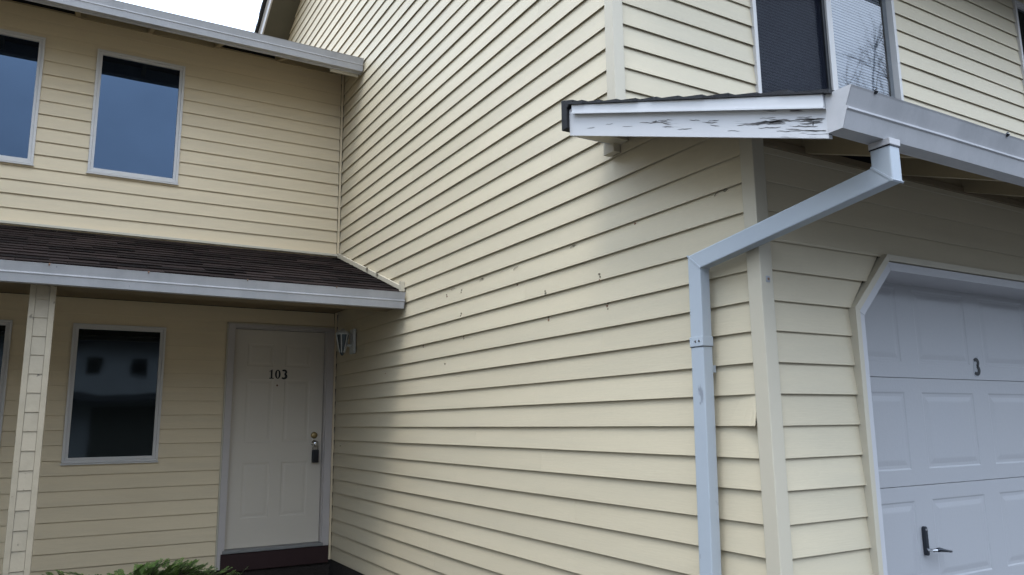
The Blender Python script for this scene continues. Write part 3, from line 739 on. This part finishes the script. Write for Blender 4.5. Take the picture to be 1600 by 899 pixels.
def front_door():
    yf = D+.052
    SL, SR, SB, ST = -.996, -.106, -1.232, .826
    # casing and jambs
    c = MB(); c.box(DL, SL-.004, D-.022, D+.02, -1.40, DT); c.box(SR+.012, DR, D-.022, D+.02, -1.40, DT); c.box(SL-.004, SR+.012, D-.022, D+.02, ST+.012, DT)
    co = c.build('door_casing', 'jamb_paint', EH, bevel=.003)
    B(DL-.012, DL-.001, D-.016, D+.0, -1.41, DT+.012).build('casing_edge', 'trim_cream', co); B(DL-.012, DR, D-.016, D+.0, DT+.001, DT+.012).build('casing_edge', 'trim_cream', co)
    j = MB(); j.box(SL-.024, SL-.003, D+.0205, yf+.05, SB, ST+.02); j.box(SR+.003, SR+.030, D-.0, yf+.05, SB, ST+.02); j.box(SL, SR, D+.0205, yf+.05, ST+.004, ST+.02)
    j.build('jamb', 'jamb_paint', co, bevel=.002)
    # slab with six pressed panels
    mb = MB()
    W = SR-SL; cx = (SL+SR)/2
    cols = [(SL+.135, cx-.055), (cx+.055, SR-.135)]
    rows = [(SB+.265, SB+.775), (SB+.965, SB+1.575), (SB+1.70, ST-.135)]
    def quad(a, b, c_, d, y): mb.add([(a, y, c_), (b, y, c_), (b, y, d), (a, y, d)], [(0, 1, 2, 3)])
    xs = [SL, cols[0][0], cols[0][1], cols[1][0], cols[1][1], SR]; zs = [SB]+[q for r in rows for q in r]+[ST]
    for i in range(5):
        for k in range(7):
            a, b, c_, d = xs[i], xs[i+1], zs[k], zs[k+1]
            if i in (1, 3) and k in (1, 3, 5):
                st = [(0, yf), (.008, yf+.0032), (.022, yf+.0036), (.04, yf+.001), (.048, yf+.0006)]
                for (i0, ya), (i1, yb) in zip(st, st[1:]):
                    O = [(a+i0, c_+i0), (b-i0, c_+i0), (b-i0, d-i0), (a+i0, d-i0)]; I = [(a+i1, c_+i1), (b-i1, c_+i1), (b-i1, d-i1), (a+i1, d-i1)]
                    for q in range(4):
                        r = (q+1) % 4; mb.add([(O[q][0], ya, O[q][1]), (O[r][0], ya, O[r][1]), (I[r][0], yb, I[r][1]), (I[q][0], yb, I[q][1])], [(0, 1, 2, 3)])
                quad(a+.048, b-.048, c_+.048, d-.048, yf+.0006)
            else: quad(a, b, c_, d, yf)
    mb.box(SL, SR, yf+.012, yf+.045, SB, ST)
    d = mb.build('door', 'door_paint', EH); tag(d, 'off-white panelled front door marked 103')
    for ch, x in (('1', -.652), ('0', -.592), ('3', -.530)): digit(ch, x-.002, .350, .057, .090, yf-.005, yf-.0005, d)
    MB().lathe((-.567, yf, .285), [(.009, -.006), (.010, 0)], 12, 'y').build('peephole', 'rust', d)
    MB().lathe((-.182, yf, -.205), [(.020, -.018), (.031, -.013), (.033, -.001), (.033, 0)], 20, 'y').build('deadbolt', 'brass', d, smooth=True)
    MB().lathe((-.178, yf, -.285), [(.012, -.066), (.026, -.060), (.029, -.046), (.022, -.034), (.011, -.026), (.011, -.008), (.030, -.006), (.032, 0)], 20, 'y').build('knob', 'chrome', d, smooth=True)
    # threshold and red riser
    B(SL-.02, SR+.02, D-.045, yf+.03, -1.262, -1.234).build('threshold', 'threshold', co, bevel=.003)
    B(DL+.03, DR-.002, D-.028, D+.03, -1.425, -1.2645).build('riser', 'step_red', co, bevel=.004)
    # lock box hung on the knob
    lb = empty('lock_box', (-.172, yf-.03, -.47), 'small black key lock box hanging from the front door knob', 'lock box')
    B(-.204, -.140, yf-.052, yf-.012, -.472, -.345).build('body', 'dark_plastic', lb, bevel=.008)
    MB().tube([(-.198, yf-.03, -.35), (-.198, yf-.03, -.30), (-.190, yf-.03, -.268), (-.172, yf-.03, -.258), (-.154, yf-.03, -.268), (-.146, yf-.03, -.30), (-.146, yf-.03, -.35)], [.005]*7, 8).build('shackle', 'chrome', lb, smooth=True)
    B(-.192, -.152, yf-.054, yf-.0522, -.455, -.40).build('dial_cover', 'black_metal', lb)
front_door()

def porch_roof():
    X0, X1 = -5.13, -.004; ye = 3.815
    top = lambda y: 1.622-.352*(5.597-y)
    r = MB().px([(ye, top(ye)-.012), (D-.03, top(D-.03)-.012), (D-.03, top(D-.03)-.035), (ye, top(ye)-.035)], X0, X1).build('roof', 'shingle_edge', EH)
    tag(r, 'low porch roof of dark brown shingles')
    B(X0, X1, ye, ye+.02, .85, top(ye)-.013).build('fascia', 'white_paint', r)
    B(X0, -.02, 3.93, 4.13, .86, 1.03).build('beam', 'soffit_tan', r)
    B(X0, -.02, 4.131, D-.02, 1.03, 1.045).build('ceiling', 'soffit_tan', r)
    # shingle tabs: courses from eave up; each tab its own piece
    nC = 14; run = (D-.03-ye+.035); dy = run/nC; W = .305
    proto = []
    for v in range(4):
        mb = MB(); h = .013+.006*v/3
        mb.px([(0, .0), (dy+.045, .003), (dy+.045, .006), (0, h)], 0, W-.003)
        me = mb.build('shingle', 'shingle', r); proto.append(me)
    used = set()
    for c in range(nC):
        y = ye-.035+c*dy; x = X1-.002; i = 0; off = (c % 2)*W/2+hsh(c)*.05
        while x > -4.9:
            w = W-off if i == 0 else W
            xa = x-w
            p = proto[int(hsh(c, i)*3.99)]
            if p in used: o = p.copy(); COL.objects.link(o)
            else: o = p; used.add(p)
            o.parent = r
            yy = y+(hsh(i, c, 5)-.5)*.008
            o.location = Vector((xa+(W-.003)/2, yy+(dy+.045)/2, top(yy)-.012+.001))-WL[r]
            o.rotation_euler = (math.atan(.352), 0, 0)
            # pivot at the butt edge: compensate the rotation about the mesh origin
            hl = (dy+.045)/2; o.location.y += 0; o.location.z += hl*.352
            if i == 0: o.scale.x = w/W; o.location.x = xa+w/2-WL[r].x
            x = xa; i += 1
    s = MB().px([(ye-.01, top(ye)+.002), (D-.002, top(D)+.002), (D-.002, top(D)+.05), (ye-.01, top(ye)+.04)], -.022, -.0015).build('step_flashing', 'trim_cream', r, bevel=.002)
    for y in (4.35, 4.62): B(-.034, -.0225, y, y+.03, top(y)+.04, top(y)+.062).build('flashing_clip', 'chip_dark', r)
    B(-.04, -.002, ye-.045, ye-.015, top(ye)-.01, top(ye)+.075).build('flashing_end', 'trim_cream', r)
    g = gutter(EH, X0, -.018, 3.812, .968, .838, .094, .060, 'white gutter along the edge of the porch roof', seams=(-3.6, -1.65))
    for x in (-2.55, -1.95, -1.28, -.6): MB().tube([(x, 3.7165, .958), (x, 3.713, .964), (x+.003, 3.716, .972)], [.005, .006, .003], 6).build('gutter_spike', 'rust', g)
porch_roof()

def post():
    x0, x1, y0, y1 = -2.652, -2.498, 3.955, 4.109; bw = .036
    c = B(x0+.012, x1-.012, y0+.012, y1-.012, G0, .86).build('porch_post', 'backing', EH); tag(c, 'weathered porch post clad in short lap boards between corner strips')
    for a, b, cc, dd in ((x0, x0+bw, y0, y0+.03), (x1-bw, x1, y0, y0+.03), (x0, x0+bw, y1-.03, y1), (x1-bw, x1, y1-.03, y1)):
        B(a, b, cc, dd, G0+.02, .862).build('corner_strip', 'post_cream', c, bevel=.003)
    for k in range(-12, 7):
        z0, z1 = k*EXPO, min((k+1)*EXPO, .86)
        q = lambda s: [(s, z0), (s, z0)]
        A = [(y0+.004, z0+.002), (y0+.006, z0), (y0+.0118, z0), (y0+.0118, z1+.006), (y0+.0105, z1+.006)]
        MB().px(A, x0+bw+.001, x1-bw-.001).build('plank', 'post_cream', c)
        for sx, d in ((x0, 1), (x1, -1)):
            P = [(sx+d*.004, z0), (sx+d*.0118, z0), (sx+d*.0118, z1), (sx+d*.0105, z1)]
            MB().py(P, y0+.031, y1-.031).build('plank', 'post_cream', c)
post()

def upper_eave():
    X0, X1 = -5.13, -.004; ye = 5.02
    und = lambda y: 3.455+.35*(y-5.02)       # rafter underside
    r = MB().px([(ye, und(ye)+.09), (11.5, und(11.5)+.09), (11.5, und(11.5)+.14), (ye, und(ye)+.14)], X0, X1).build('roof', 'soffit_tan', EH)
    tag(r, 'upper eave with open rafter tails and dark vent gaps above the upstairs windows')
    B(X0, X1, ye-.02, ye-.0005, 3.425, 3.60).build('fascia', 'white_paint', r)
    xs = [-.103-.6096*i for i in range(10)]; 
    for x in xs: MB().px([(ye, und(ye)), (D+.02, und(D+.02)), (D+.02, und(D+.02)+.0895), (ye, und(ye)+.0895)], x-.02, x+.02).build('rafter', 'rafter_tan', r)
    for i, (a, b) in enumerate(zip(xs, xs[1:])):
        if i % 3 == 1: 
            B(b+.022, a-.022, D-.002, D+.016, 3.668, 3.75).build('vent', 'vent_dark', r)
            ring(entry, b+.021, a-.021, 3.662, 3.752, .010, .0, .012).build('vent_frame', 'rafter_tan', r)
        else: B(b+.0205, a-.0205, D-.004, D+.016, 3.655, 3.75).build('blocking', 'rafter_tan', r)
    g = gutter(EH, X0, -.016, 4.998, 3.562, 3.432, .086, .058, 'white gutter under the open sky along the upper eave', seams=(-2.2,))
    c = B(-.32, -.03, 5.021, 5.04, 3.40, 3.452).build('eave_return', 'trim_cream', r)
upper_eave()

# ================================================================== SMALL THINGS
def lamp():
    L = empty('wall_lamp', (0, 5.02, .56), 'unlit white wall lantern on the side wall next to the front door', 'wall lamp')
    B(-.030, -.001, 4.965, 5.085, .565, .805).build('backplate', 'lamp_white', L, bevel=.012)
    MB().tube([(-.02, 5.025, .66), (-.05, 5.025, .645), (-.09, 5.025, .655), (-.115, 5.025, .69)], [.016, .014, .013, .015], 8).build('arm', 'lamp_white', L, smooth=True)
    MB().lathe((-.118, 5.025, .545), [(.006, 0), (.014, .010), (.022, .03), (.030, .06), (.058, .20)], 6).build('shade', 'lamp_glass', L)
    for k in range(6):
        a = math.pi/3*k; MB().tube([(-.118+.024*math.cos(a), 5.025+.024*math.sin(a), .575), (-.118+.034*math.cos(a), 5.025+.034*math.sin(a), .61), (-.118+.062*math.cos(a), 5.025+.062*math.sin(a), .75)], [.006]*3, 5).build('rib', 'lamp_white', L)
    MB().lathe((-.118, 5.025, .746), [(.066, 0), (.068, .012), (.050, .034), (.02, .048), (.006, .06)], 6).build('cap', 'lamp_white', L)
lamp()

def shrub():
    L = empty('shrub', (-1.75, 4.62, G0), 'low green evergreen shrub in the bed below the downstairs window', 'shrub')
    rnd = random.Random(3); st = MB(); lf = MB()
    for i in range(560):
        a = rnd.uniform(0, 2*math.pi); rr = math.sqrt(rnd.random())
        bx = -1.80+.80*rr*math.cos(a)+rnd.uniform(-.04, .04); by = 4.62+.34*rr*math.sin(a)
        hz = -1.185-.05*rr**2.6+rnd.uniform(-.16, .035)+.045*math.sin(bx*7)
        base = Vector((-1.75+.25*rr*math.cos(a), 4.62+.15*rr*math.sin(a), G0+.03))
        tip = Vector((bx, by, hz)); dirv = Vector((math.cos(a)*rnd.uniform(.3, 1.0), math.sin(a)*rnd.uniform(.3, 1.0)-.1, rnd.uniform(.1, .55))).normalized()
        ln = rnd.uniform(.11, .2)
        s0 = tip-dirv*ln
        if i % 6 == 0: st.tube([base, base.lerp(s0, .5)+Vector((0, 0, .03)), s0], [.007, .005, .003], 5)
        st.tube([s0, s0+dirv*ln*.5+Vector((0, 0, .004)), tip], [.0025, .002, .001], 4)
        side_ = dirv.cross(Vector((0, 0, 1))).normalized(); up = side_.cross(dirv)
        nL = 14
        for j in range(nL):
            t = j/(nL-1); c = s0+dirv*ln*(.12+.88*t); sl = (.026+.010*math.sin(t*3.1))*rnd.uniform(.8, 1.2)*(1.15-.55*t)
            for sg in (-1, 1):
                d = (side_*sg*1.0+dirv*.75+up*rnd.uniform(-.15, .35)).normalized(); w = dirv.cross(d).cross(d).normalized()*.0068
                q = c+d*sl
                lf.add([c, c+d*sl*.5+w, q, c+d*sl*.5-w], [(0, 1, 2, 3)])
    st.build('stem', 'bark', L)
    # outward normals are not needed for flat leaves
    lf.build('crown', 'leaf', L)
shrub()

def stone():
    mb = MB(); n, m = 14, 9; c = Vector((-.28, 4.45, -1.56))
    vs = []; fs = []
    for i in range(m+1):
        th = math.pi*i/m
        for k in range(n):
            ph = 2*math.pi*k/n; r = 1+.12*math.sin(ph*2+i)+.08*hsh(i, k)
            vs.append((c.x+.12*r*math.sin(th)*math.cos(ph), c.y+.10*r*math.sin(th)*math.sin(ph), c.z+.0+.155*r*math.cos(th)))
    for i in range(m):
        for k in range(n): fs.append((i*n+k, i*n+(k+1) % n, (i+1)*n+(k+1) % n, (i+1)*n+k))
    mb.add(vs, fs); o = mb.build('garden_stone', 'stone', smooth=True); tag(o, 'rounded grey stone on the soil at the foot of the side wall', 'stone')
stone()

# ================================================================== ACROSS THE LOT (seen in the window reflections)
def opposite_house():
    Y = -18.0
    H = empty('neighbour_house', (-1, Y-5, G0), 'pale house with two small windows reflected in the dark downstairs window', 'house')
    B(-13, 13, Y-12, Y, G0, 3.0).build('wall', 'grey_siding', H)
    MB().px([(Y+.6, 2.85), (Y-6, 6.2), (Y-12.6, 2.85), (Y-12.6, 3.05), (Y-6, 6.42), (Y+.6, 3.05)], -13.6, 13.6).build('roof', 'shingle_edge', H)
    for x in (-6.6, -1.34, .05, 5.2):
        f = B(x-.25, x+.25, Y+.002, Y+.04, 1.72, 2.36).build('window', 'grey_siding', H); B(x-.22, x+.22, Y+.041, Y+.05, 1.75, 2.33).build('pane', 'glass_dark', f)
    MB().px([(Y+.002, 1.02), (Y+1.2, .75), (Y+1.2, .82), (Y+.002, 1.12)], -13, 13).build('canopy', 'shingle_edge', H)
    for x in (-9, -5.2, -1.4, 2.4, 6.2): B(x, x+2.6, Y+.002, Y+.06, G0, .6).build('garage_door', 'soffit_dark', H)
opposite_house()

def mirror_wing():
    """the matching garage wing that closes the other side of the entry court (outside the frame)"""
    XW = -5.14
    H = empty('garage_wing', (XW-2, 2, G0), 'matching cream garage wing closing the other side of the entry court', 'house')
    prof = [(0, G0), (0, 1.1), (S, 1.42), (S, 3.75), (RID_Y, RID_Z), (11.5, gable(11.5)), (11.5, G0)]
    MB().px(prof, XW-6, XW-.02).build('wall', 'siding', H)
    for k in range(-11, 29):
        z0 = k*EXPO; y0 = 0 if z0 < 1.1 else S
        MB().py([(XW-.0195, z0), (XW, z0), (XW-.010, z0+EXPO), (XW-.0195, z0+EXPO)], y0, D-.002).build('plank', 'siding', H)
    for a, b in (((.31, gable(.31)), (RID_Y, RID_Z)), ((RID_Y, RID_Z), (11.5, gable(11.5)))):
        MB().px([(a[0], a[1]+.02), (b[0], b[1]+.02), (b[0], b[1]+.2), (a[0], a[1]+.2)], XW-6.3, XW+.36).build('roof', 'shingle_edge', H)
    MB().px([(-.60, .93), (S, 1.45), (S, 1.50), (-.60, .98)], XW-6, XW+.30).build('roof', 'shingle_edge', H)
    B(XW-3.4, XW-.6, -.01, -.001, G0, .6).build('garage_door', 'garage_paint', H)
mirror_wing()

def bare_tree(name, loc, h, label, seed):
    rnd = random.Random(seed); T = empty(name, loc, label, 'tree'); tr = MB(); cr = MB()
    def branch(p, d, ln, r, lev):
        pts = [p]; q = p.copy(); dd = d.copy()
        for i in range(4):
            dd = (dd+Vector((rnd.uniform(-.18, .18), rnd.uniform(-.18, .18), rnd.uniform(-.02, .14)))).normalized(); q = q+dd*ln/4; pts.append(q.copy())
        (tr if lev < 1 else cr).tube(pts, [r*(1-.16*i) for i in range(5)], 6 if lev < 2 else 4)
        if lev < 4:
            for i in range(4 if lev else 7):
                t = rnd.uniform(.35, 1); b = pts[min(4, int(t*4)+0)]
                nd = (dd+Vector((rnd.uniform(-1, 1), rnd.uniform(-1, 1), rnd.uniform(-.1, .7)))*.8).normalized()
                branch(b.copy(), nd, ln*rnd.uniform(.45, .65), r*.45, lev+1)
    branch(Vector(loc), Vector((0, 0, 1)), h*.55, h*.011, 0)
    tr.build('trunk', 'bark', T); cr.build('crown', 'bark', T)
bare_tree('bare_tree', (14.9, -7.0, G0), 13.4, 'bare leafless tree reflected in the wide window above the garage', 5)
